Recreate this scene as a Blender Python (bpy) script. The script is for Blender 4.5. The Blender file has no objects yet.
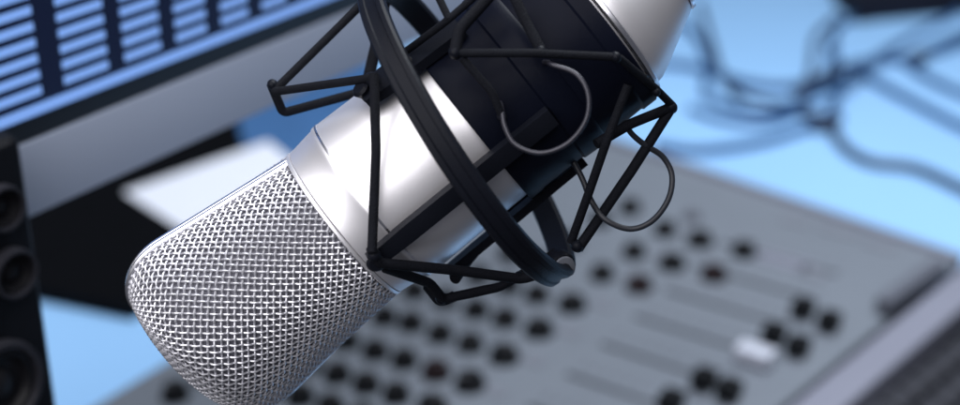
import bpy, bmesh, math, random
from mathutils import Vector, Matrix
random.seed(7)
S = bpy.context.scene
COL = S.collection
R_ = math.radians

# ------------------------------------------------------------------ camera frame
F = 1500.0                      # focal length in pixels of a 960 px wide picture
PITCH = R_(25.0)
CAM = Vector((0, 0, 0.56))
RX = Vector((1, 0, 0))
FW = Vector((0, math.cos(PITCH), -math.sin(PITCH)))
UP = Vector((0, math.sin(PITCH), math.cos(PITCH)))

def ray(px, py):
    return RX * ((px - 480) / F) + UP * ((202.5 - py) / F) + FW

def at_depth(px, py, z):
    return CAM + ray(px, py) * z

def on_level(px, py, h):
    """where the line of sight meets the horizontal level h"""
    d = ray(px, py)
    return CAM + d * ((h - CAM.z) / d.z)

def on_plane(px, py, p0, n):
    d = ray(px, py)
    return CAM + d * ((p0 - CAM).dot(n) / d.dot(n))

# ------------------------------------------------------------------ materials
def mat(name, col, rough=0.5, metal=0.0, noise=0.0, nscale=40.0, bump=0.0, bscale=400.0,
        emit=None, estr=0.0, coat=0.0, rvar=0.0, spec=None, stretch=None):
    m = bpy.data.materials.new(name)
    m.use_nodes = True
    nt = m.node_tree
    b = nt.nodes['Principled BSDF']
    b.inputs['Base Color'].default_value = (*col, 1)
    b.inputs['Roughness'].default_value = rough
    b.inputs['Metallic'].default_value = metal
    b.inputs['Coat Weight'].default_value = coat
    if spec is not None:
        b.inputs['Specular IOR Level'].default_value = spec
    tc = nt.nodes.new('ShaderNodeTexCoord')
    src = tc.outputs['Object']
    if stretch:
        mp = nt.nodes.new('ShaderNodeMapping')
        mp.inputs['Scale'].default_value = stretch
        nt.links.new(src, mp.inputs['Vector']); src = mp.outputs['Vector']
    if noise > 0 or rvar > 0:
        n = nt.nodes.new('ShaderNodeTexNoise')
        n.inputs['Scale'].default_value = nscale
        n.inputs['Detail'].default_value = 5
        nt.links.new(src, n.inputs['Vector'])
        if noise > 0:
            r = nt.nodes.new('ShaderNodeMapRange')
            r.inputs['To Min'].default_value = 1 - noise
            r.inputs['To Max'].default_value = 1 + noise
            nt.links.new(n.outputs['Fac'], r.inputs['Value'])
            mx = nt.nodes.new('ShaderNodeVectorMath'); mx.operation = 'SCALE'
            mx.inputs[0].default_value = col
            nt.links.new(r.outputs['Result'], mx.inputs['Scale'])
            nt.links.new(mx.outputs['Vector'], b.inputs['Base Color'])
        if rvar > 0:
            r2 = nt.nodes.new('ShaderNodeMapRange')
            r2.inputs['To Min'].default_value = max(0.02, rough - rvar)
            r2.inputs['To Max'].default_value = min(1, rough + rvar)
            nt.links.new(n.outputs['Fac'], r2.inputs['Value'])
            nt.links.new(r2.outputs['Result'], b.inputs['Roughness'])
    if bump > 0:
        n2 = nt.nodes.new('ShaderNodeTexNoise')
        n2.inputs['Scale'].default_value = bscale
        n2.inputs['Detail'].default_value = 3
        nt.links.new(src, n2.inputs['Vector'])
        bp = nt.nodes.new('ShaderNodeBump')
        bp.inputs['Strength'].default_value = bump
        bp.inputs['Distance'].default_value = 0.0004
        nt.links.new(n2.outputs['Fac'], bp.inputs['Height'])
        nt.links.new(bp.outputs['Normal'], b.inputs['Normal'])
    if emit:
        b.inputs['Emission Color'].default_value = (*emit, 1)
        b.inputs['Emission Strength'].default_value = estr
    return m

M = {
    'satin':   mat('satin_nickel', (0.81, 0.80, 0.83), 0.43, 0.80, 0.01, 60, 0.03, 2500, rvar=0.03),
    'rim':     mat('polished_nickel', (0.80, 0.80, 0.85), 0.28, 1.0, 0.02, 120, 0.05, 900, rvar=0.06),
    'wire':    mat('woven_wire', (0.70, 0.70, 0.745), 0.44, 0.85, 0.08, 300, rvar=0.08),
    'liner':   mat('inner_gauze', (0.13, 0.13, 0.16), 0.6, 0.4, 0.25, 900, 0.5, 1500),
    'black':   mat('black_plastic', (0.0036, 0.0046, 0.0100), 0.42, 0.0, 0.2, 80, 0.10, 1200, rvar=0.06, spec=0.045),
    'mount':   mat('mount_plastic', (0.0055, 0.0065, 0.0105), 0.45, 0.0, 0.2, 90, 0.2, 1600, rvar=0.08, spec=0.085),
    'cord':    mat('elastic_cord', (0.0050, 0.0058, 0.0090), 0.75, 0.0, 0.35, 500, 0.8, 2600, spec=0.1),
    'wireblk': mat('rubber_loop', (0.014, 0.016, 0.022), 0.45, 0.0, 0.2, 300, spec=0.3),
    'wiregry': mat('grey_loop', (0.022, 0.022, 0.032), 0.38, 0.3, 0.15, 300),
    'cap':     mat('grey_cap', (0.12, 0.13, 0.155), 0.5, 0.0, 0.1, 200),
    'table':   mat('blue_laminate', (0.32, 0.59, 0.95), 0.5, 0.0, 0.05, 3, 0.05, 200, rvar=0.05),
    'console': mat('console_paint', (0.155, 0.178, 0.215), 0.50, 0.0, 0.07, 14, 0.1, 700, rvar=0.06),
    'cheek':   mat('console_edge', (0.205, 0.215, 0.275), 0.45, 0.0, 0.06, 20),
    'knob':    mat('knob_rubber', (0.004, 0.005, 0.007), 0.55, 0.0, 0.2, 200, spec=0.15),
    'redknob': mat('dark_red_knob', (0.012, 0.006, 0.008), 0.55, 0.0, 0.2, 200, spec=0.15),
    'greyknob':mat('grey_knob', (0.10, 0.11, 0.14), 0.5, 0.0, 0.1, 200),
    'pointer': mat('pointer_white', (0.10, 0.10, 0.11), 0.5),
    'slot':    mat('fader_slot', (0.075, 0.085, 0.105), 0.6),
    'scale':   mat('panel_print', (0.16, 0.175, 0.215), 0.6, 0.0, 0.15, 60),
    'faderw':  mat('white_fader', (0.50, 0.53, 0.62), 0.45),
    'paper':   mat('paper', (0.80, 0.84, 0.95), 0.85, 0.0, 0.02, 30),
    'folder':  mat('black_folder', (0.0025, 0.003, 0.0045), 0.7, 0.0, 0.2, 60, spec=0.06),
    'table_shade':  mat('blue_shade_slab', (0.050, 0.145, 0.34), 0.5, 0.0, 0.15, 20),
    'chin':    mat('monitor_aluminium', (0.33, 0.37, 0.465), 0.5, 0.15, 0.10, 6, 0.05, 900),
    'bezel':   mat('monitor_bezel', (0.006, 0.006, 0.008), 0.35),
    'screen':  mat('screen_dark', (0.004, 0.006, 0.016), 0.25, emit=(0.01, 0.03, 0.14), estr=0.12),
    'bars':    mat('screen_bars', (0.02, 0.05, 0.15), 0.3, emit=(0.23, 0.42, 0.90), estr=0.85),
    'speaker': mat('speaker_vinyl', (0.004, 0.0045, 0.0065), 0.6, 0.0, 0.2, 80, 0.3, 800, spec=0.1),
    'cone':    mat('speaker_cone', (0.006, 0.006, 0.008), 0.5, spec=0.2),
    'ring':    mat('driver_ring', (0.022, 0.022, 0.028), 0.4, 0.2, spec=0.2),
    'cable':   mat('blue_cable', (0.028, 0.090, 0.220), 0.5, 0.0, 0.15, 80),
    'cabledk': mat('dark_cable', (0.030, 0.045, 0.085), 0.5, 0.0, 0.15, 80),
    'key':     mat('keyboard_keys', (0.030, 0.032, 0.042), 0.6, 0.0, 0.2, 100, spec=0.3),
    'case':    mat('dark_case', (0.008, 0.010, 0.020), 0.7, 0.0, 0.3, 20, spec=0.2),
}

# ------------------------------------------------------------------ object helpers
def link_mesh(name, bm, m, parent=None, smooth=True, mats=None):
    me = bpy.data.meshes.new(name)
    bmesh.ops.recalc_face_normals(bm, faces=bm.faces)
    bm.to_mesh(me); bm.free()
    for x in (mats or [m]):
        me.materials.append(x)
    if smooth:
        me.polygons.foreach_set('use_smooth', [True] * len(me.polygons))
        try:
            me.set_sharp_from_angle(angle=R_(38))
        except Exception:
            pass
    o = bpy.data.objects.new(name, me)
    COL.objects.link(o)
    if parent is not None:
        o.parent = parent
    return o

def tag(o, label=None, cat=None, group=None, kind=None):
    if label: o['label'] = label
    if cat: o['category'] = cat
    if group: o['group'] = group
    if kind: o['kind'] = kind
    return o

def empty(name, mw=None):
    o = bpy.data.objects.new(name, None)
    o.empty_display_size = 0.02
    COL.objects.link(o)
    if mw is not None:
        o.matrix_world = mw
    return o

def lathe(bm, prof, seg=96, close=False, mi=0):
    """revolve (r, z) profile round local z"""
    rings = []
    for r, z in prof:
        rings.append([bm.verts.new((r * math.cos(2 * math.pi * k / seg), r * math.sin(2 * math.pi * k / seg), z)) for k in range(seg)])
    n = len(rings)
    for i in range(n if close else n - 1):
        A, B = rings[i], rings[(i + 1) % n]
        for k in range(seg):
            f = bm.faces.new((A[k], A[(k + 1) % seg], B[(k + 1) % seg], B[k])); f.material_index = mi
    if not close:
        for rg in (rings[0], rings[-1]):
            f = bm.faces.new(rg); f.material_index = mi
    return rings

def frames_of(pts, up=None):
    """parallel transported frames along a polyline"""
    n = len(pts); T = []
    for i in range(n):
        a = pts[max(i - 1, 0)]; b = pts[min(i + 1, n - 1)]
        T.append((b - a).normalized())
    if up is None:
        up = Vector((0, 0, 1))
        if abs(T[0].dot(up)) > 0.9: up = Vector((1, 0, 0))
    N = [(up - T[0] * up.dot(T[0])).normalized()]
    for i in range(1, n):
        v = N[-1] - T[i] * N[-1].dot(T[i])
        N.append(v.normalized())
    B = [T[i].cross(N[i]) for i in range(n)]
    return T, N, B

def sweep(bm, pts, sec, closed=False, caps=True, up=None, scales=None):
    """sweep a 2D section [(n,b)...] along points"""
    T, N, B = frames_of(pts, up)
    rows = []
    for i, p in enumerate(pts):
        s = scales[i] if scales else 1.0
        rows.append([bm.verts.new(p + N[i] * (a * s) + B[i] * (b * s)) for a, b in sec])
    n = len(rows); k = len(sec)
    for i in range(n if closed else n - 1):
        A_, B_ = rows[i], rows[(i + 1) % n]
        for j in range(k):
            bm.faces.new((A_[j], A_[(j + 1) % k], B_[(j + 1) % k], B_[j]))
    if caps and not closed:
        bm.faces.new(rows[0]); bm.faces.new(rows[-1])

def circ(r, n=10):
    return [(r * math.cos(2 * math.pi * k / n), r * math.sin(2 * math.pi * k / n)) for k in range(n)]

def smooth_path(pts, sub=8, closed=False):
    """Catmull-Rom"""
    out = []; n = len(pts)
    rng = range(n if closed else n - 1)
    for i in rng:
        if closed:
            p0, p1, p2, p3 = pts[(i - 1) % n], pts[i], pts[(i + 1) % n], pts[(i + 2) % n]
        else:
            p1, p2 = pts[i], pts[i + 1]
            p0 = pts[i - 1] if i > 0 else p1 * 2 - p2
            p3 = pts[i + 2] if i + 2 < n else p2 * 2 - p1
        for s in range(sub):
            t = s / sub
            out.append(0.5 * ((2 * p1) + (p2 - p0) * t + (2 * p0 - 5 * p1 + 4 * p2 - p3) * t * t + (3 * p1 - p0 - 3 * p2 + p3) * t ** 3))
    if not closed:
        out.append(pts[-1].copy())
    return out

def round_corners(pts, r, n=6):
    """straight polyline with rounded corners"""
    out = [pts[0]]
    for i in range(1, len(pts) - 1):
        p = pts[i]
        a = pts[i - 1] - p; b = pts[i + 1] - p
        rr = min(r, a.length * 0.45, b.length * 0.45)
        A = p + a.normalized() * rr; B = p + b.normalized() * rr
        for k in range(n + 1):
            t = k / n
            out.append(A * (1 - t) ** 2 + p * (2 * t * (1 - t)) + B * t * t)
    out.append(pts[-1])
    return out

def bevel_box(bm, mw, sx, sy, sz, bev=0.001, seg=2):
    """box centred on mw"""
    r = bmesh.ops.create_cube(bm, size=1.0, matrix=mw @ Matrix.Diagonal((sx, sy, sz, 1)))
    vs = r['verts']
    if bev > 0:
        es = list({e for v in vs for e in v.link_edges})
        bmesh.ops.bevel(bm, geom=es, offset=bev, segments=seg, affect='EDGES', profile=0.7)

def prism(bm, poly, z0, z1, bev=0.0, seg=2):
    bot = [bm.verts.new((p[0], p[1], z0)) for p in poly]
    top = [bm.verts.new((p[0], p[1], z1)) for p in poly]
    n = len(poly)
    fb = bm.faces.new(bot); ft = bm.faces.new(top)
    for i in range(n):
        bm.faces.new((bot[i], bot[(i + 1) % n], top[(i + 1) % n], top[i]))
    if bev > 0:
        es = list(ft.edges) + [e for v in bot for e in v.link_edges if e.other_vert(v) in top]
        bmesh.ops.bevel(bm, geom=es, offset=bev, segments=seg, affect='EDGES', profile=0.7)

def mm(v): return v * 0.001

# ================================================================== THE MICROPHONE
AX_TILT = 0.05
P0 = at_depth(346, 222, 0.400)                       # centre of the seam between grille and body
EZ = (RX * 0.783 + UP * 0.622 - FW * AX_TILT).normalized()    # towards the base
NV = (-FW - EZ * (-FW).dot(EZ)).normalized()         # towards the viewer's side
EX = EZ.cross(NV * -1).normalized() * -1             # lateral
EX = NV.cross(EZ) * -1
EY = EZ.cross(EX)
MW = Matrix(((EX.x, EY.x, EZ.x, P0.x), (EX.y, EY.y, EZ.y, P0.y), (EX.z, EY.z, EZ.z, P0.z), (0, 0, 0, 1)))
MWI = MW.inverted()
VS = -1 if EY.dot(NV) < 0 else 1                     # sign of local y towards the viewer's side

def loc(px, py, w):
    """a point seen at a pixel, w mm off the plane through the microphone's axis, in its own axes"""
    return MWI @ on_plane(px, py, P0 + NV * mm(w), NV)

mic = empty('microphone', MW)
tag(mic, 'silver studio microphone with woven wire head, hanging head down in a black shock mount', 'microphone')

# body: bevelled neck, gently tapering barrel
bm = bmesh.new()
prof = [(0.0215, 0.0), (0.0232, 0.0), (0.0236, 0.0003), (0.0237, 0.0016), (0.0246, 0.0080), (0.0250, 0.0086),
        (0.02505, 0.0092), (0.0250, 0.0100), (0.0246, 0.0250), (0.0241, 0.045), (0.0235, 0.068), (0.0230, 0.0850), (0.0227, 0.0856), (0.0215, 0.0858)]
lathe(bm, prof, 128)
link_mesh('body', bm, M['satin'], mic)
# thin seam line round the barrel
bm = bmesh.new()
lathe(bm, [(0.0246, 0.0096), (0.02512, 0.0096), (0.02516, 0.0099), (0.02512, 0.0102), (0.0246, 0.0102)], 128, close=True)
link_mesh('seam_ring', bm, M['rim'], mic)
# collar between grille and body
bm = bmesh.new()
lathe(bm, [(0.0222, -0.0012), (0.0234, -0.0012), (0.0237, -0.0009), (0.0237, -0.0002), (0.0236, -0.00005), (0.0222, -0.00005)], 128, close=True)
link_mesh('collar', bm, M['satin'], mic)
# base ring and conical foot
bm = bmesh.new()
lathe(bm, [(0.0222, 0.0859), (0.0238, 0.0859), (0.0241, 0.0862), (0.0241, 0.0871), (0.0238, 0.0874), (0.0222, 0.0874)], 128, close=True)
link_mesh('base_ring', bm, M['rim'], mic)
bm = bmesh.new()
lathe(bm, [(0.0200, 0.0875), (0.0225, 0.0875), (0.0222, 0.0895), (0.0205, 0.0930), (0.0135, 0.1055), (0.0128, 0.1064), (0.0122, 0.1066), (0.0110, 0.1066)], 128)
foot = link_mesh('base_cone', bm, M['satin'], mic)
bm = bmesh.new()
lathe(bm, [(0.0100, 0.1067), (0.0128, 0.1067), (0.0131, 0.1070), (0.0131, 0.1078), (0.0100, 0.1080)], 96)
link_mesh('connector_ring', bm, M['rim'], foot)

# grille: a flaring, rounded head of woven wire held in a rim, rolled a little round the axis
ROLL = R_(23.5)
def gdir(x, h, z):
    """grille axes (across the rim plane, off the rim plane, along) -> mic axes"""
    # rim direction e1 = cos EX - sin NV ; off-plane n' = cos NV + sin EX
    lx = math.cos(ROLL) * x + math.sin(ROLL) * h
    ln = -math.sin(ROLL) * x + math.cos(ROLL) * h
    return Vector((lx, VS * ln, z))

ZC, ZL = 0.0400, 0.0155     # where the end starts to round, and how long the rounding is
def half_width(z):          # z: 0 at the collar, positive towards the head end
    w = 0.0229 + (0.0289 - 0.0229) * min(z, ZC + ZL) / 0.047
    if z > ZC - 0.001:
        u = min(1.0, (z - ZC + 0.001) / (ZL + 0.001))
        w -= 0.0125 * (1 - math.sqrt(max(0.0, 1 - u ** 2.05)))
    return w
def depth_of(z):
    return 0.0225 - 0.0015 * min(1, z / 0.03)

# arc length table for the rounded end
EXPO = 0.82
tab = [(0.0, 0.0)]
prev = (0.0, 0.024)
for k in range(1, 201):
    om = k / 200 * math.pi / 2
    q = (ZL * math.sin(om) ** EXPO, 0.024 * math.cos(om) ** EXPO)
    tab.append((tab[-1][0] + math.hypot(q[0] - prev[0], q[1] - prev[1]), om)); prev = q
END_LEN = tab[-1][0]
def omega(b):
    if b <= 0: return 0.0
    if b >= END_LEN: return math.pi / 2
    lo, hi = 0, 200
    while hi - lo > 1:
        m_ = (lo + hi) // 2
        if tab[m_][0] < b: lo = m_
        else: hi = m_
    a, c = tab[lo], tab[hi]
    return a[1] + (c[1] - a[1]) * (b - a[0]) / (c[0] - a[0])

def lens_table(p):
    t = [(0.0, 0.0, 1.0)]
    for k in range(1, 161):
        sa = math.sin(k / 160 * math.pi / 2); h = max(0.0, 1 - sa * sa) ** p
        t.append((t[-1][0] + math.hypot(sa - t[-1][1], (h - t[-1][2]) * 0.85), sa, h))
    L = t[-1][0]
    return [(q / L, x, h) for q, x, h in t]
LENS = [lens_table(0.5 + 0.15 * k / 12) for k in range(13)]
def lens(u, mix):
    t = LENS[int(round(mix * 12))] if mix < 1 else LENS[12]
    f = mix * 12; i0 = min(11, int(f)); fr = f - i0
    v = min(1.0, abs(u)); r = []
    for t in (LENS[i0], LENS[i0 + 1]):
        lo, hi = 0, 160
        while hi - lo > 1:
            m_ = (lo + hi) // 2
            if t[m_][0] <= v: lo = m_
            else: hi = m_
        q = (v - t[lo][0]) / max(1e-9, t[hi][0] - t[lo][0])
        r.append((t[lo][1] + (t[hi][1] - t[lo][1]) * q, t[lo][2] + (t[hi][2] - t[lo][2]) * q))
    x = r[0][0] * (1 - fr) + r[1][0] * fr; h = r[0][1] * (1 - fr) + r[1][1] * fr
    return math.copysign(x, u), h

HALF = 0.0375     # nominal half arc across the head
BMAX = ZC + END_LEN
def gsurf(a, b, off=0.0):
    if b <= ZC:
        z = b; he = 1.0
    else:
        om = omega(b - ZC)
        z = ZC + ZL * math.sin(om) ** EXPO
        he = max(0.0, math.cos(om)) ** EXPO
    W = half_width(z) - 0.0003 + off
    mix = min(1.0, z / 0.026)
    zz = z / (ZC + ZL)
    sa, hh = lens(a / HALF, mix)
    return gdir(W * sa, (depth_of(z) + off) * hh * he + 0.0012, -(z + off * 0.5 + 0.0012 + 0.0020 * (1 - sa * sa) * zz ** 4))

def gnorm(a, b):
    e = 0.0004
    da = gsurf(min(a + e, HALF), b) - gsurf(max(a - e, -HALF), b)
    db = gsurf(a, min(b + e, BMAX)) - gsurf(a, max(b - e, 0))
    n = da.cross(db)
    if n.length < 1e-12: return Vector((0, VS, 0))
    n.normalize()
    c = gsurf(a, b) - Vector((0, 0, -0.025))
    if n.dot(c) < 0: n.negate()
    return n

PIT, WR = 0.00161, 0.00029
u1 = (-0.783, 0.622 * -1)    # picture-vertical wires, in (across, towards head end) arc coordinates
u2 = (0.622, -0.783)
def wires():
    bm = bmesh.new()
    for fam, (d, o) in enumerate(((u1, u2), (u2, u1))):
        cx, cy = 0.0, BMAX / 2
        for i in range(-46, 47):
            ji = i + random.uniform(-0.07, 0.07)
            bx, by = cx + o[0] * ji * PIT, cy + o[1] * ji * PIT
            amp = WR * random.uniform(0.85, 1.05)
            run = []; runs = []
            K = 4
            for s in range(-54 * K, 54 * K + 1):
                v = s / K
                a = bx + d[0] * v * PIT; b = by + d[1] * v * PIT
                if abs(a) <= HALF * 0.995 and 0.0 <= b <= BMAX * 0.985:
                    h = math.cos(math.pi * v) * (-1 if i % 2 else 1) * (1 if fam == 0 else -1)
                    run.append((a, b, h))
                elif run:
                    runs.append(run); run = []
            if run: runs.append(run)
            for run in runs:
                if len(run) < 3: continue
                pts = [gsurf(a, b) + gnorm(a, b) * (h * amp) for a, b, h in run]
                T = [(pts[min(k + 1, len(pts) - 1)] - pts[max(k - 1, 0)]).normalized() for k in range(len(pts))]
                rows = []
                for k, p in enumerate(pts):
                    n = gnorm(run[k][0], run[k][1]); n = (n - T[k] * n.dot(T[k])).normalized()
                    bb = T[k].cross(n)
                    rows.append([bm.verts.new(p + n * (WR * math.cos(t)) + bb * (WR * math.sin(t))) for t in (0, 1.0472, 2.0944, 3.1416, 4.1888, 5.236)])
                for k in range(len(rows) - 1):
                    for j in range(6):
                        bm.faces.new((rows[k][j], rows[k][(j + 1) % 6], rows[k + 1][(j + 1) % 6], rows[k + 1][j]))
    return bm
front = link_mesh('grille_mesh', wires(), M['wire'], mic)
front['label'] = 'woven wire mesh on the front of the head'
back = front.copy(); COL.objects.link(back); back.parent = mic
back.rotation_euler = (0, 0, math.pi)
back['label'] = 'woven wire mesh on the back of the head'
# fine gauze behind the wires
bm = bmesh.new()
NA, NB = 40, 44
for sgn in (1, -1):
    g = [[None] * (NB + 1) for _ in range(NA + 1)]
    for i in range(NA + 1):
        for j in range(NB + 1):
            p = gsurf(-HALF + 2 * HALF * i / NA, BMAX * j / NB, -0.0011)
            if sgn < 0: p = Vector((-p.x, -p.y, p.z))
            g[i][j] = bm.verts.new(p)
    for i in range(NA):
        for j in range(NB):
            try: bm.faces.new((g[i][j], g[i + 1][j], g[i + 1][j + 1], g[i][j + 1]))
            except Exception: pass
link_mesh('inner_gauze', bm, M['liner'], mic)
# rim: grooved metal band following the outline
out = []
zs = [k / 24 * (ZC - 0.001) for k in range(25)]
zs += [ZC - 0.001 + (ZL + 0.001) * math.sin(k / 24 * math.pi / 2) for k in range(1, 25)]
left = [(-half_width(z), z) for z in zs]
right = [(half_width(z), z) for z in reversed(zs)]
wl = half_width(ZC + ZL)
mid = [(-wl + 2 * wl * k / 20, ZC + ZL + 0.0020 * (1 - (2 * k / 20 - 1) ** 2)) for k in range(1, 20)]
outl = left + mid + right
sec = [(-0.0016, -0.0021), (0.0004, -0.0021), (0.0009, -0.0016), (0.0009, -0.0004), (0.0004, -0.0002), (0.0004, 0.0002), (0.0009, 0.0004),
       (0.0009, 0.0015), (0.0004, 0.0021), (0.0000, 0.0021), (-0.0002, 0.0015), (-0.0005, 0.0015), (-0.0007, 0.0020), (-0.0016, 0.0020)]
bm = bmesh.new()
rows = []
for k, (x, z) in enumerate(outl):
    a = outl[max(k - 1, 0)]; b = outl[min(k + 1, len(outl) - 1)]
    tx, tz = b[0] - a[0], b[1] - a[1]; L = math.hypot(tx, tz); tx /= L; tz /= L
    nx, nz = -tz, tx
    if nx * x + nz * (z - 0.03) < 0: nx, nz = -nx, -nz
    rows.append([bm.verts.new(gdir(x + nx * o_, h_, -(z + nz * o_) - 0.0012)) for o_, h_ in sec])
for k in range(len(rows) - 1):
    for j in range(len(sec)):
        bm.faces.new((rows[k][j], rows[k][(j + 1) % len(sec)], rows[k + 1][(j + 1) % len(sec)], rows[k + 1][j]))
bm.faces.new(rows[0]); bm.faces.new(rows[-1])
link_mesh('grille_rim', bm, M['rim'], mic)

# ================================================================== THE SHOCK MOUNT
mount = empty('shock_mount', MW)
tag(mount, 'black shock mount of rings and stretched elastic cords gripping the microphone body', 'shock mount')

# cradle: a cup clamped on the barrel, with ridges
bm = bmesh.new()
lathe(bm, [(0.0243, 0.0425), (0.0256, 0.0425), (0.0259, 0.0428), (0.0258, 0.0465), (0.0256, 0.0472), (0.0256, 0.0600),
           (0.0262, 0.0606), (0.0264, 0.0640), (0.0262, 0.0672), (0.0255, 0.0680), (0.0253, 0.0800), (0.0258, 0.0806), (0.0258, 0.0846), (0.0255, 0.0849), (0.0240, 0.0849)], 128, close=True)
cup = link_mesh('cradle_cup', bm, M['black'], mount)

def arm(ang, z0, z1, r0, width, thick, name='cradle_arm'):
    bm = bmesh.new()
    n = 10
    rows = []
    for k in range(n + 1):
        z = z0 + (z1 - z0) * k / n
        rr = r0 + 0.0010 * (1 - k / n)
        row = []
        wdt = width * (0.85 + 0.15 * min(1, k / 2))
        for (u, v) in ((-.5, 0), (-.42, 1), (0, 1.08), (.42, 1), (.5, 0)):
            th = ang + u * wdt / rr
            r = rr + v * thick
            row.append(bm.verts.new((r * math.cos(th), VS * r * math.sin(th), z)))
        rows.append(row)
    for k in range(n):
        for j in range(5):
            bm.faces.new((rows[k][j], rows[k][(j + 1) % 5], rows[k + 1][(j + 1) % 5], rows[k + 1][j]))
    bm.faces.new(rows[0]); bm.faces.new(rows[-1])
    o = link_mesh(name, bm, M['mount'], mount)
    # hook post at the tip
    bm = bmesh.new()
    c = Vector(((r0 + 0.001) * math.cos(ang), VS * (r0 + 0.001) * math.sin(ang), z0 + 0.0015))
    d = Vector((math.cos(ang), VS * math.sin(ang), -0.15)).normalized()
    pts = [c, c + d * 0.0015, c + d * 0.0035, c + d * 0.0042]
    sweep(bm, pts, circ(0.0020, 14), scales=[1, 0.9, 1.25, 0.9])
    link_mesh('hook', bm, M['mount'], o)
    return o
arm(R_(139), 0.0255, 0.0560, 0.0262, 0.0095, 0.0024)
arm(R_(63), 0.0020, 0.0600, 0.0262, 0.0055, 0.0024)
arm(R_(-14), 0.0130, 0.0600, 0.0262, 0.0060, 0.0024)
arm(R_(235), 0.0150, 0.0600, 0.0262, 0.0060, 0.0024)

# outer hoop
ring_n = (RX * 0.847 + UP * 0.532 - FW * 0.19).normalized()
rc = on_plane(470, 128, P0, NV)
RR = 172 / F * (rc - CAM).dot(FW)
e1 = (RX * 0.532 - UP * 0.847).normalized(); e1 = (e1 - ring_n * e1.dot(ring_n)).normalized()
e2 = ring_n.cross(e1)
bm = bmesh.new()
secr = [(-0.0034, -0.0012), (-0.0029, -0.0019), (0.0029, -0.0019), (0.0034, -0.0012), (0.0034, 0.0010), (0.0028, 0.0017), (0.0016, 0.0017), (0.0013, 0.0012), (-0.0013, 0.0012), (-0.0016, 0.0017), (-0.0028, 0.0017), (-0.0034, 0.0010)]
rows = []
for k in range(128):
    t = 2 * math.pi * k / 128
    d = e1 * math.cos(t) + e2 * math.sin(t)
    rows.append([bm.verts.new(MWI @ (rc + d * (RR + v) + ring_n * u)) for u, v in secr])
for k in range(128):
    A_, B_ = rows[k], rows[(k + 1) % 128]
    for j in range(len(secr)):
        bm.faces.new((A_[j], A_[(j + 1) % len(secr)], B_[(j + 1) % len(secr)], B_[j]))
hoop = link_mesh('outer_hoop', bm, M['mount'], mount)

# boss with a grey cap at the lower end of the hoop, facing out to the right
def stub(name, p, d, prof, m, parent, seg=28):
    bm = bmesh.new()
    lathe(bm, prof, seg)
    q = d.to_track_quat('Z', 'Y').to_matrix().to_4x4()
    bm.transform(Matrix.Translation(p) @ q)
    return link_mesh(name, bm, m, parent)
cap_d = (MWI.to_3x3() @ (NV * 0.80 + RX * 0.35 - UP * 0.25)).normalized()
p_cap = loc(563, 266, 2)
stub('hoop_boss', p_cap - cap_d * 0.004, cap_d, [(0.0028, 0), (0.0037, 0.0006), (0.0037, 0.0040), (0.0033, 0.0046)], M['mount'], hoop)
stub('screw_cap', p_cap, cap_d, [(0.0012, 0.0006), (0.0030, 0.0008), (0.0028, 0.0014), (0.0012, 0.0016)], M['cap'], hoop)
# small hole screw on the hoop's near face
p_s = loc(409, 60, 21)
stub('screw', p_s, (MWI.to_3x3() @ NV).normalized(), [(0.0004, 0.0008), (0.0009, 0.0010), (0.0008, 0.0014)], M['bezel'], hoop, 14)

# elastic cords and stiff loops: (pixels and mm off the axis plane), radius mm
def cord(pts, r, name='elastic_cord', m='cord', smooth=False, rad=0.0016, label=None):
    P = [loc(*p) for p in pts]
    P = smooth_path(P, 8) if smooth else round_corners(P, rad, 6)
    # subdivide long straight runs so the cord can sag a hair and thin slightly
    bm = bmesh.new()
    sweep(bm, P, circ(mm(r), 12))
    o = link_mesh(name, bm, M[m], mount)
    if label: o['label'] = label
    return o
cord([(374, 74, 24), (376, 150, 29), (372, 252, 31)], 1.25)                                     # across the bright barrel
cord([(372, 78, 22), (273, 92, 2), (370, -4, -8), (380, -18, -8)], 1.15)                        # upper left, front
cord([(271, 84, 0), (283, 113, -6), (368, 90, -14), (385, 84, -16)], 1.25)                      # upper left, back
cord([(388, -16, -20), (377, 42, -18), (369, 76, -16), (366, 92, -16)], 1.7)
cord([(371, 248, 31), (379, 263, 28), (455, 270, 16), (522, 279, 6), (560, 268, 4)], 1.35)      # lower, front
cord([(385, 268, 24), (430, 283, 10), (443, 299, 4), (500, 287, 0), (526, 272, -2), (556, 252, -4)], 1.3)
cord([(428, 286, -4), (440, 302, 0), (455, 296, 0)], 1.5)
cord([(455, 279, 0), (466, 262, -8), (527, 192, -16)], 1.5)
cord([(596, 144, 14), (630, 124, 10), (672, 107, 4), (632, 170, 6), (578, 249, 6)], 1.35)       # right side
cord([(628, 85, 20), (607, 140, 18), (588, 195, 12), (571, 242, 6)], 1.2)
cord([(452, 53, 34), (530, 53, 34), (618, 57, 28), (655, 88, 12), (671, 104, 5)], 1.05)
cord([(455, 52, 34), (459, 30, 33), (497, -12, 30)], 1.5)
cord([(512, -8, 29), (527, 24, 30), (541, 50, 31)], 1.3)
cord([(405, 52, 20), (436, 29, 26), (449, 19, 30), (480, -8, 30)], 0.95)
cord([(449, 19, 30), (436, -8, 28)], 0.95)
cord([(462, 58, 33), (492, 92, 32), (503, 118, 30)], 1.0)
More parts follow.
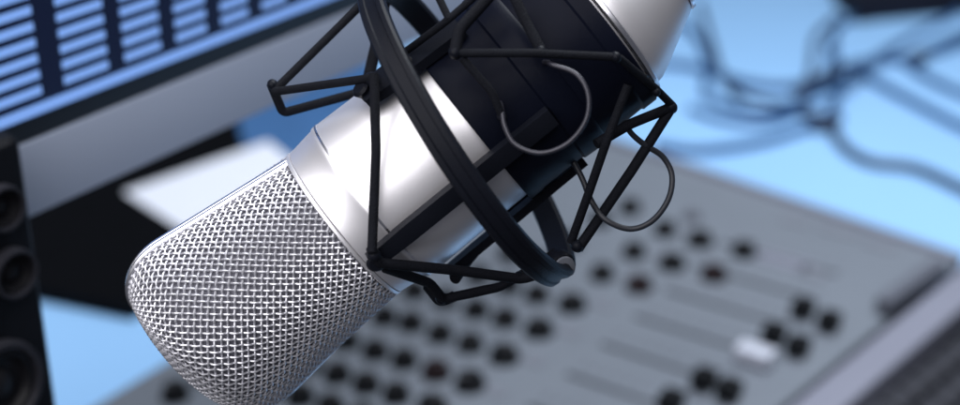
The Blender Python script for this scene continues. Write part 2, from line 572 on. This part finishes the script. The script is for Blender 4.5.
# short dark strut of the hoop's far side down to the boss
cord([(543, 62, 25), (548, 62.5, 30), (553, 65, 33), (576, 74, 35), (588, 94, 36), (586, 120, 36), (568, 143, 35), (541, 153, 34), (516, 145, 33), (505, 127, 32), (502, 110, 30), (500, 101, 24)], 0.62,
     'wire_loop', 'wiregry', True, label='thin grey wire loop in front of the black cup')
cord([(571, 157, 4), (582, 178, 4), (592, 202, 6), (606, 220, 8), (630, 229, 8), (652, 221, 8), (668, 200, 6), (672, 176, 4), (663, 157, 4), (645, 145, 6), (632, 134, 8), (624, 122, 10)], 0.78,
     'wire_loop', 'wireblk', True, label='thin black wire loop hanging below the cup')
# corner knobs where cords turn
def ball(px, py, w, r, name='cord_clip'):
    bm = bmesh.new()
    bmesh.ops.create_uvsphere(bm, u_segments=16, v_segments=10, radius=mm(r))
    bmesh.ops.scale(bm, vec=(1.0, 1.25, 0.85), verts=bm.verts)
    bm.transform(Matrix.Translation(loc(px, py, w)))
    return link_mesh(name, bm, M['mount'], mount)
ball(273, 85, 1, 1.7); ball(372, 80, 20, 2.2); ball(374, 255, 29, 2.0); ball(441, 299, 1, 1.7); ball(671, 107, 4, 1.9); ball(577, 246, 6, 1.9); ball(520, 277, 3, 1.7); ball(656, 92, 12, 1.3); ball(455, 53, 33.5, 1.8); ball(541, 51, 31, 1.6); ball(502, 117, 29.5, 1.4); ball(616, 57, 28, 1.5)

# ================================================================== TABLE
bm = bmesh.new()
prism(bm, [(-1.6, 0.76), (-0.25, 0.76), (0.02, 0.55), (0.50, 0.55), (2.6, 2.4), (2.6, 3.6), (-1.6, 3.6)], -0.03, 0.0, 0.003)
tb = link_mesh('table', bm, M['table'], None, smooth=False)
tag(tb, 'blue tabletop under the console', 'table', kind='structure')

# ================================================================== MIXING CONSOLE
HT = 0.060
con = empty('mixing_console', Matrix.Translation((0, 0, 0)))
tag(con, 'grey mixing console with rows of dark knobs and faders behind the microphone', 'mixing console')
def cpt(px, py, h=HT): return on_level(px, py, h)
rear_far = cpt(557, 124); rear_near = cpt(40, 437); side_front = cpt(960, 260); fr1 = cpt(790, 405)
ad = (side_front - rear_far).normalized()
bd = (rear_far - rear_near).normalized()
side_end = side_front + ad * 0.004
fd = (cpt(960, 270) - fr1).normalized()
near_a = rear_near - bd * 0.06
front_near = fr1 - fd * 0.22
bm = bmesh.new()
prism(bm, [near_a[:2], front_near[:2], (side_front + ad * 0.0)[:2], rear_far[:2]], 0.006, HT, 0.004, 3)
link_mesh('panel', bm, M['console'], con)
# front rail (arm rest): a lighter raised strip
s1, s2 = cpt(793, 405, HT + .004), cpt(962, 268, HT + .004); t1, t2 = cpt(850, 405, HT + .004), cpt(1000, 268, HT + .004)
dd = (s2 - s1).normalized()
bm = bmesh.new()
pa = s1 - dd * 0.2; pb = s2 + dd * 0.02
wv = (t1 - s1) - dd * (t1 - s1).dot(dd)
pc = pb + wv; pd = pa + wv
prism(bm, [pa[:2], pd[:2], pc[:2], pb[:2]], HT - 0.012, HT + 0.006, 0.004, 3)
link_mesh('front_rail', bm, M['cheek'], con)
bm = bmesh.new()
wi = wv * 0.94
prism(bm, [(pa + dd * 0.004)[:2], (pa + dd * 0.004 + wi)[:2], (pb - dd * 0.004 + wi)[:2], (pb - dd * 0.004)[:2]], 0.004, HT - 0.0125, 0.001, 1)
link_mesh('front_face', bm, M['knob'], con)
# rear and side rails
def rail(p, q, wid, h, name='side_rail'):
    d = (q - p).normalized(); n = Vector((-d.y, d.x, 0)) * wid
    bm = bmesh.new()
    prism(bm, [(p)[:2], (q)[:2], (q + n)[:2], (p + n)[:2]], 0.004, h, 0.002, 2)
    return link_mesh(name, bm, M['cheek'], con)
rail(rear_far - ad * 0.001 , side_front + ad * 0.0, 0.006, HT + 0.003)

# knobs
def knob_bm(r, h, m_i=0):
    bm = bmesh.new()
    lathe(bm, [(r * 1.18, 0.0), (r * 1.18, h * 0.16), (r * 1.02, h * 0.26), (r * 0.94, h * 0.92), (r * 0.86, h), (r * 0.3, h * 1.01)], 20, mi=0)
    # pointer stripe, a slim raised bar across the cap
    n0 = len(bm.faces)
    bevel_box(bm, Matrix.Translation((0, r * 0.5, h * 1.02)), r * 0.16, r * 0.85, h * 0.06, 0, 1)
    bm.faces.ensure_lookup_table()
    for f in bm.faces[n0:]: f.material_index = 1
    return bm
kd = {}
for nm, mt, r, h in (('black', 'knob', 0.0078, 0.0085), ('red', 'redknob', 0.0084, 0.0080), ('grey', 'greyknob', 0.0062, 0.006), ('wide', 'knob', 0.0088, 0.0080)):
    kd[nm] = link_mesh('knob', knob_bm(r, h), None, con, mats=[M[mt], M['pointer']])
used = set()
def put_knob(px, py, kind):
    p = on_level(px, py, HT + 0.0045)
    src = kd[kind]
    if kind in used:
        o = src.copy(); COL.objects.link(o); o.parent = con
    else:
        o = src; used.add(kind)
    o.location = (p.x, p.y, HT + 0.0003)
    o.rotation_euler = (0, 0, random.uniform(-2.2, 2.2) + 0.9)
    o['label'] = {'black': 'small black rotary knob', 'red': 'dark reddish rotary knob', 'grey': 'small grey rotary knob', 'wide': 'wide black rotary knob at the end of a strip'}[kind]
seen = [(337,372,'black'),(366,382,'black'),(396,392,'black'),(375,349,'black'),(404,358,'black'),(436,369,'red'),(470,380,'wide'),
        (384,315,'black'),(411,321,'black'),(440,332,'black'),(470,342,'black'),(504,353,'wide'),(414,289,'black'),(445,298,'black'),(476,308,'black'),(505,317,'black'),(539,327,'wide'),
        (478,274,'black'),(508,284,'black'),(537,293,'black'),(572,302,'wide'),(602,272,'black'),(639,283,'red'),(634,250,'black'),(672,261,'wide'),(714,272,'red'),
        (665,228,'black'),(700,238,'wide'),(744,249,'black'),(692,214,'grey'),(300,394,'black'),(330,404,'black'),(432,404,'wide'),(362,414,'black'),(270,386,'black'),(175,391,'black'),
        (308,362,'black'),(346,339,'black'),(355,305,'black'),(385,280,'black'),(540,262,'black'),(570,240,'black'),(600,218,'black'),(510,252,'black'),(630,206,'black'),(205,372,'black'),(238,376,'black')]
for x, y, k in seen: put_knob(x, y, k)

# fader slots with their printed scales, strip by strip, along the lattice measured from the knobs
la = (on_level(504, 353, HT) - on_level(411, 321, HT)) / 3
lb = (on_level(665, 228, HT) - on_level(504, 353, HT)) / 5
o0 = on_level(504, 353, HT)
yaw_a = math.atan2(la.y, la.x); la_l = la.length
for j in range(-3, 7):
    base = o0 + lb * (j - 1)
    c = base + la * 3.7
    mw = Matrix.Translation((c.x, c.y, HT + 0.0012)) @ Matrix.Rotation(yaw_a, 4, 'Z')
    bm = bmesh.new(); bevel_box(bm, mw, la_l * 3.6, 0.0030, 0.0016, 0.0004, 1)
    link_mesh('fader_slot', bm, M['slot'], con)
    bm = bmesh.new()
    c2 = c + lb * 0.36
    for k in range(11):
        cc = c2 + la * (-1.7 + 0.34 * k)
        bevel_box(bm, Matrix.Translation((cc.x, cc.y, HT + 0.0006)) @ Matrix.Rotation(yaw_a, 4, 'Z'), 0.0014, 0.010 if k % 5 == 0 else 0.006, 0.0008, 0)
    link_mesh('fader_scale', bm, M['scale'], con)
    bm = bmesh.new()
    c3 = base + la * 0.85 + lb * 0.05
    bevel_box(bm, Matrix.Translation((c3.x, c3.y, HT + 0.0006)) @ Matrix.Rotation(yaw_a, 4, 'Z'), 0.016, 0.009, 0.0008, 0)
    link_mesh('printed_label', bm, M['scale'], con)
def fader_cap(px, py, m, sx=0.017, sy=0.011, h=0.011, label=None):
    p = on_level(px, py, HT + 0.006)
    bm = bmesh.new()
    mw = Matrix.Translation((p.x, p.y, HT + 0.0022 + h / 2)) @ Matrix.Rotation(yaw_a, 4, 'Z')
    bevel_box(bm, mw, sx, sy, h, 0.0016, 2)
    o = link_mesh('fader_cap', bm, M[m], con)
    if label: o['label'] = label
for x, y in ((803, 309), (829, 322), (774, 334), (798, 347), (704, 380), (729, 391), (671, 402)):
    fader_cap(x, y, 'knob', 0.0130, 0.0145, 0.010, 'black fader cap')
fader_cap(755, 355, 'faderw', 0.024, 0.014, 0.009, 'white fader cap')
# small display and buttons on the right end
for x, y, sx, sy, m in ((785, 262, 0.040, 0.016, 'faderw'), (812, 274, 0.020, 0.012, 'scale'), (840, 232, 0.030, 0.010, 'scale'), (795, 222, 0.020, 0.009, 'scale'), (880, 246, 0.022, 0.010, 'scale')):
    p = on_level(x, y, HT)
    bm = bmesh.new(); bevel_box(bm, Matrix.Translation((p.x, p.y, HT + 0.0008)) @ Matrix.Rotation(yaw_a, 4, 'Z'), sx, sy, 0.0013, 0.0004, 1)
    link_mesh('button', bm, M[m] if m == 'scale' else M['cheek'], con)
# dark handle near the front rail's far end
p, q = on_level(882, 306, HT + 0.008), on_level(940, 266, HT + 0.008)
d = (q - p).normalized()
bm = bmesh.new(); mwx = Matrix.Translation((p + q) / 2) @ Matrix.Rotation(math.atan2(d.y, d.x), 4, 'Z')
bevel_box(bm, mwx, (q - p).length, 0.012, 0.012, 0.004, 3)
link_mesh('handle', bm, M['greyknob'], con)

# ================================================================== KEYBOARD in front of the console
kb = empty('keyboard')
tag(kb, 'dark computer keyboard in front of the console rail at bottom right', 'keyboard')
k0 = cpt(868, 405, 0.046); k1 = cpt(1000, 300, 0.046)
kdv = (k1 - k0).normalized(); kn = Vector((kdv.y, -kdv.x, 0))
a0 = k0 - kdv * 0.10
KL, KW = 0.42, 0.15
bm = bmesh.new()
prism(bm, [a0[:2], (a0 + kn * KW)[:2], (a0 + kdv * KL + kn * KW)[:2], (a0 + kdv * KL)[:2]], 0.001, 0.044, 0.003, 2)
link_mesh('case', bm, M['knob'], kb)
first = None
for r in range(6):
    for c in range(20):
        pos = a0 + kdv * (0.016 + c * 0.0195 + (r % 3) * 0.004) + kn * (0.014 + r * 0.0205)
        if (pos - CAM).dot(FW) < 0.05: continue
        if first is None:
            bm = bmesh.new(); bevel_box(bm, Matrix.Translation((0, 0, 0.004)), 0.0165, 0.0165, 0.008, 0.0025, 2)
            first = link_mesh('key', bm, M['key'], kb); o = first
        else:
            o = first.copy(); COL.objects.link(o); o.parent = kb
        o.location = (pos.x, pos.y, 0.0442); o.rotation_euler = (0, 0, math.atan2(kdv.y, kdv.x))

# ================================================================== MONITOR
yawm = R_(34.0)
mh = Vector((math.sin(yawm), math.cos(yawm), 0))        # along the screen, away from the camera
pm = at_depth(135, 65, 0.57)
mnorm = Vector((math.cos(yawm), -math.sin(yawm), 0))    # faces the operator
def on_screen(px, py): return on_plane(px, py, pm, mnorm)
mon = empty('computer_monitor', Matrix.Translation((0, 0, 0)))
tag(mon, 'computer monitor with silver lower edge showing columns of blue bars', 'monitor')
# screen axes: s along mh, z up, thickness along -mnorm
def scr(px, py):
    p = on_screen(px, py) - pm
    return p.dot(mh), p.z
def slab(name, s0, s1, z0, z1, d0, d1, m, parent, bev=0.001):
    c = pm + mh * ((s0 + s1) / 2) + Vector((0, 0, (z0 + z1) / 2)) + mnorm * ((d0 + d1) / 2)
    bm = bmesh.new()
    bevel_box(bm, Matrix.Translation(c) @ Matrix.Rotation(math.atan2(mh.y, mh.x), 4, 'Z'), abs(s1 - s0), abs(d1 - d0), abs(z1 - z0), bev, 2)
    return link_mesh(name, bm, m, parent)
zb0 = scr(135, 65)[1]
s_l = scr(-60, 160)[0]; s_r = s_l + 0.62
z_bz = scr(135, 97)[1]           # lower edge of the black bezel
z_ch = scr(135, 167)[1]          # lower edge of the silver chin
HTOP = zb0 + 0.34
s_l = min(s_l, scr(34, 180)[0])
slab('back_shell', s_l, s_r, z_ch, HTOP + 0.012, -0.030, -0.0045, M['chin'], mon, 0.004)
slab('chin', s_l, s_r, z_ch + 0.0, z_bz, -0.0044, 0.002, M['chin'], mon, 0.0012)
slab('bezel', s_l, s_r, z_bz + 0.0003, HTOP + 0.012, -0.0044, 0.0012, M['bezel'], mon, 0.001)
panel = slab('screen', s_l + 0.008, s_r - 0.012, z_bz + 0.0085, HTOP, 0.0013, 0.0020, M['screen'], mon, 0)
# columns of bars
bm = bmesh.new()
def scr_rect(s0, s1, z0, z1):
    c = pm + mh * ((s0 + s1) / 2) + Vector((0, 0, (z0 + z1) / 2)) + mnorm * 0.0024
    bevel_box(bm, Matrix.Translation(c) @ Matrix.Rotation(math.atan2(mh.y, mh.x), 4, 'Z'), s1 - s0, 0.0005, z1 - z0, 0)
zl = scr(135, 70)[1]
scr_rect(s_l + 0.012, s_r - 0.016, scr(135, 73)[1], scr(135, 63.5)[1])
edges = [(-60, 35), (58, 101), (118, 153), (169, 198.5), (214, 240), (254.5, 278), (290, 311), (321, 341)]
zrow0 = scr(83, 80)[1]
prd = (scr(83, 0)[1] - scr(83, 80)[1]) / 5.0
zstart = scr(135, 55)[1]
cols = []
for a_, b_ in edges:
    ya = 130 - 0.481 * a_
    yb = 130 - 0.481 * b_
    cols.append((scr(a_ + 2, ya - 22)[0], scr(b_ + 2, yb - 22)[0]))
while cols[-1][1] + 0.06 < s_r - 0.02:
    cols.append((cols[-1][1] + 0.013, cols[-1][1] + 0.055))
for sa, sb in cols:
    for k in range(26):
        z0 = zstart + k * prd
        if z0 + prd > HTOP: break
        scr_rect(sa, sb, z0, z0 + prd * 0.50)
link_mesh('screen_bars', bm, M['bars'], panel, smooth=False)
# arm and pole behind
c = pm + mh * scr(40, 60)[0]
bm = bmesh.new()
p_a = c + Vector((0, 0, 0.15)) - mnorm * 0.028; p_b = c + Vector((0, 0, 0.15)) - mnorm * 0.24
sweep(bm, [p_a, p_b], circ(0.014, 16))
link_mesh('mounting_arm', bm, M['bezel'], mon)
bm = bmesh.new()
sweep(bm, [Vector((p_b.x, p_b.y, 0.008)), Vector((p_b.x, p_b.y, p_b.z + 0.03))], circ(0.016, 20), up=Vector((1, 0, 0)))
link_mesh('pole', bm, M['bezel'], mon)
bm = bmesh.new()
lathe(bm, [(0.07, 0.0), (0.07, 0.006), (0.066, 0.008)], 40)
bm.transform(Matrix.Translation((p_b.x, p_b.y, 0.0006)))
link_mesh('pole_base', bm, M['bezel'], mon)

# ================================================================== SPEAKER at the left edge
spk = empty('loudspeaker')
tag(spk, 'black loudspeaker box with round drivers at the left edge', 'loudspeaker')
zt = 0.50
ptop = at_depth(22, 133, zt)
HS = ptop.z
yaws = R_(28)
fn = Vector((math.cos(R_(36)), -math.sin(R_(36)), 0))      # front face normal
fa = Vector((-fn.y, fn.x, 0))                                              # along the face to the picture right
if fa.x < 0: fa.negate()
WS, DS = 0.14, 0.12
cfront = Vector((ptop.x, ptop.y, 0)) - fa * (WS / 2)
rot = Matrix(((fa.x, -fn.x, 0, 0), (fa.y, -fn.y, 0, 0), (0, 0, 1, 0), (0, 0, 0, 1)))
bm = bmesh.new()
cc = cfront - fn * (DS / 2)
bevel_box(bm, Matrix.Translation((cc.x, cc.y, HS / 2 + 0.0005)) @ rot, WS, DS, HS - 0.001, 0.006, 3)
link_mesh('cabinet', bm, M['speaker'], spk)
def driver(z, r, off, dust):
    p = cfront + fa * off + Vector((0, 0, z)) + fn * 0.0004
    q = fn.to_track_quat('Z', 'Y').to_matrix().to_4x4()
    bm = bmesh.new(); lathe(bm, [(r * 0.80, 0.0), (r, 0.0), (r * 1.02, 0.002), (r * 0.98, 0.0045), (r * 0.86, 0.0045), (r * 0.80, 0.002)], 48, close=True)
    bm.transform(Matrix.Translation(p) @ q)
    ro = link_mesh('driver_ring', bm, M['ring'], spk)
    bm = bmesh.new(); lathe(bm, [(r * 0.82, 0.0002), (r * 0.79, 0.0030), (r * 0.70, 0.0034), (r * 0.62, 0.0008), (r * dust, 0.0004), (r * dust * 0.8, r * 0.12), (r * dust * 0.3, r * 0.2), (r * 0.02, r * 0.21)], 48)
    bm.transform(Matrix.Translation(p) @ q)
    link_mesh('speaker_cone', bm, M['cone'], spk)
def drv(px, py, r, dust):
    q = on_plane(px, py, cfront, fn)
    driver(q.z, r, (q - cfront).dot(fa), dust)
drv(-2, 206, 0.0080, 0.5); drv(9, 271, 0.0088, 0.5); drv(-4, 385, 0.0170, 0.4)

# ================================================================== PAPER, FOLDER
def flat(name, pix, h0, h1, m, bev=0.0):
    poly = [on_level(x, y, h1)[:2] for x, y in pix]
    bm = bmesh.new(); prism(bm, poly, h0, h1, bev, 2)
    return link_mesh(name, bm, m, None, smooth=False)
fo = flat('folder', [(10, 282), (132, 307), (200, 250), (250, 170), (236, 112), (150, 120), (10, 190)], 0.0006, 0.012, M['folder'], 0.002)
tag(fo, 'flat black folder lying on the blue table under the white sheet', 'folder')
pp = flat('paper_sheet', [(124, 192), (192, 236), (236, 262), (330, 190), (268, 141)], 0.0125, 0.0129, M['paper'])
tag(pp, 'white sheet of paper lying on the black folder beside the microphone head', 'paper')

bl = flat('blue_shade_slab', [(196, 136), (258, 84), (322, 50), (372, 60), (372, 150), (300, 160), (262, 150)], 0.0006, 0.010, M['table_shade'], 0.002)  # added slab: its deep blue stands in for the monitor's shade on the table
tag(bl, 'deep blue slab added to shade the table between the white sheet and the microphone', 'table_shade')

# ================================================================== CABLES on the table
def cable(pix, r, m, label):
    pts = [on_level(x, y, r + h) for x, y, h in pix]
    bm = bmesh.new(); sweep(bm, smooth_path(pts, 8), circ(r, 10))
    o = link_mesh('cable', bm, M[m])
    tag(o, label, 'cable', 'cables tangled on the blue table')
G0 = 0.0006
cable([(655, 20, G0), (690, 28, G0), (708, 60, G0), (706, 92, G0), (735, 108, G0), (775, 112, G0), (800, 100, G0), (832, 66, 0.010), (836, 30, G0), (860, 10, G0), (880, -30, G0)], 0.0042, 'cable', 'blue cable looping from behind the microphone base up to the far dark case')
cable([(640, 62, G0), (690, 66, G0), (745, 82, G0), (790, 86, G0), (825, 76, G0), (862, 62, G0), (920, 56, G0), (1000, 30, G0)], 0.0044, 'cable', 'blue cable running level across the table through the middle of the tangle')
cable([(655, 145, G0), (700, 150, G0), (760, 142, G0), (806, 128, G0), (826, 118, 0.008), (838, 92, 0.009), (840, 70, G0), (828, 44, G0)], 0.0044, 'cable', 'blue cable nearest the console, bending up at the dark knot')
cable([(800, 112, G0), (826, 122, 0.002), (846, 148, G0), (872, 162, G0), (915, 168, G0), (965, 190, G0), (1010, 215, G0)], 0.0048, 'cabledk', 'dark cable running from the knot down to the right edge')
cable([(850, 66, G0), (880, 84, G0), (910, 100, G0), (965, 128, G0), (1020, 150, G0)], 0.0046, 'cable', 'blue cable slanting down to the right edge above the dark cable')
cable([(905, 62, 0.003), (925, 52, 0.003), (965, 34, G0), (1010, 20, G0)], 0.0046, 'cable', 'blue cable leaving the small knot for the upper right corner')
cable([(905, 60, G0), (925, 76, G0), (970, 96, G0), (1010, 100, G0)], 0.0044, 'cable', 'blue cable sagging from the small knot to the right edge')
cable([(794, 92, 0.011), (815, 80, 0.014), (838, 72, 0.016), (868, 64, 0.011)], 0.0042, 'cabledk', 'short dark cable lying across the top of the tangle')
cable([(690, 108, G0), (716, 118, G0), (756, 124, G0), (790, 116, G0), (812, 96, 0.011), (846, 82, 0.012), (872, 60, 0.012), (905, 40, G0), (960, 10, G0), (990, -10, G0)], 0.0036, 'cable', 'thin blue cable crossing under the tangle towards the far right corner')
cable([(700, 4, G0), (712, 44, G0), (724, 78, G0), (752, 98, 0.011), (792, 104, G0), (806, 92, 0.012), (812, 60, G0), (816, 36, G0), (838, 16, G0)], 0.0036, 'cabledk', 'thin dark cable looping left of the tangle and back to the far case')
def plug(px, py, d2, label):
    p = on_level(px, py, 0.01); q = on_level(*d2, 0.01)
    d = (q - p).normalized()
    bm = bmesh.new(); lathe(bm, [(0.0045, 0), (0.0078, 0.002), (0.0082, 0.020), (0.0065, 0.024), (0.0050, 0.036)], 20)
    bm.transform(Matrix.Translation((p.x, p.y, 0.0088)) @ d.to_track_quat('Z', 'Y').to_matrix().to_4x4())
    o = link_mesh('plug', bm, M['cabledk']); tag(o, label, 'plug')
plug(813, 124, (835, 118), 'dark cable plug in the middle of the tangle, nearest the console')
plug(908, 60, (925, 54), 'dark cable plug near the right edge of the table')
plug(812, 84, (840, 74), 'dark cable plug where the blue cables cross')

# far dark case at the top edge
bm = bmesh.new()
poly = [on_level(x, y, 0.03)[:2] for x, y in ((838, -18), (860, 0), (880, -3), (1010, -14), (1100, -30), (1100, -120), (800, -120))]
prism(bm, poly, 0.0006, 0.03, 0.005, 2)
tag(link_mesh('equipment_case', bm, M['case'], None, smooth=False), 'dark equipment case at the far end of the blue table', 'case')

# ================================================================== LIGHT
W = bpy.data.worlds.new('World'); S.world = W; W.use_nodes = True
bg = W.node_tree.nodes['Background']
bg.inputs['Color'].default_value = (0.60, 0.63, 0.75, 1); bg.inputs['Strength'].default_value = 0.12

def area(name, p, target, size, power, col, sy=None):
    l = bpy.data.lights.new(name, 'AREA')
    l.energy = power; l.color = col; l.size = size
    if sy: l.shape = 'RECTANGLE'; l.size_y = sy
    o = bpy.data.objects.new(name, l); COL.objects.link(o)
    o.location = p
    o.rotation_euler = (Vector(target) - Vector(p)).to_track_quat('-Z', 'Y').to_euler()
    return o
mc = P0
area('key_softbox', mc + (NV * math.cos(R_(36)) - EX * math.sin(R_(36))) * 0.72, mc, 1.0, 12.5, (1.0, 0.98, 1.0))
area('table_light', (0.33, 0.98, 1.32), (0.22, 1.00, 0), 0.8, 24.5, (0.90, 0.95, 1.0))

# ================================================================== CAMERA
cd = bpy.data.cameras.new('camera'); cam = bpy.data.objects.new('camera', cd); COL.objects.link(cam)
cd.sensor_width = 36; cd.lens = F / 960 * 36
cam.location = CAM; cam.rotation_euler = (math.pi / 2 - PITCH, 0, 0)
cd.clip_start = 0.02; cd.clip_end = 50
cd.dof.use_dof = True; cd.dof.focus_distance = 0.385; cd.dof.aperture_fstop = 7.3; cd.dof.aperture_blades = 0
S.camera = cam
S.view_settings.view_transform = 'Standard'; S.view_settings.look = 'None'
S.view_settings.exposure = 0; S.view_settings.gamma = 1
S.render.film_transparent = False
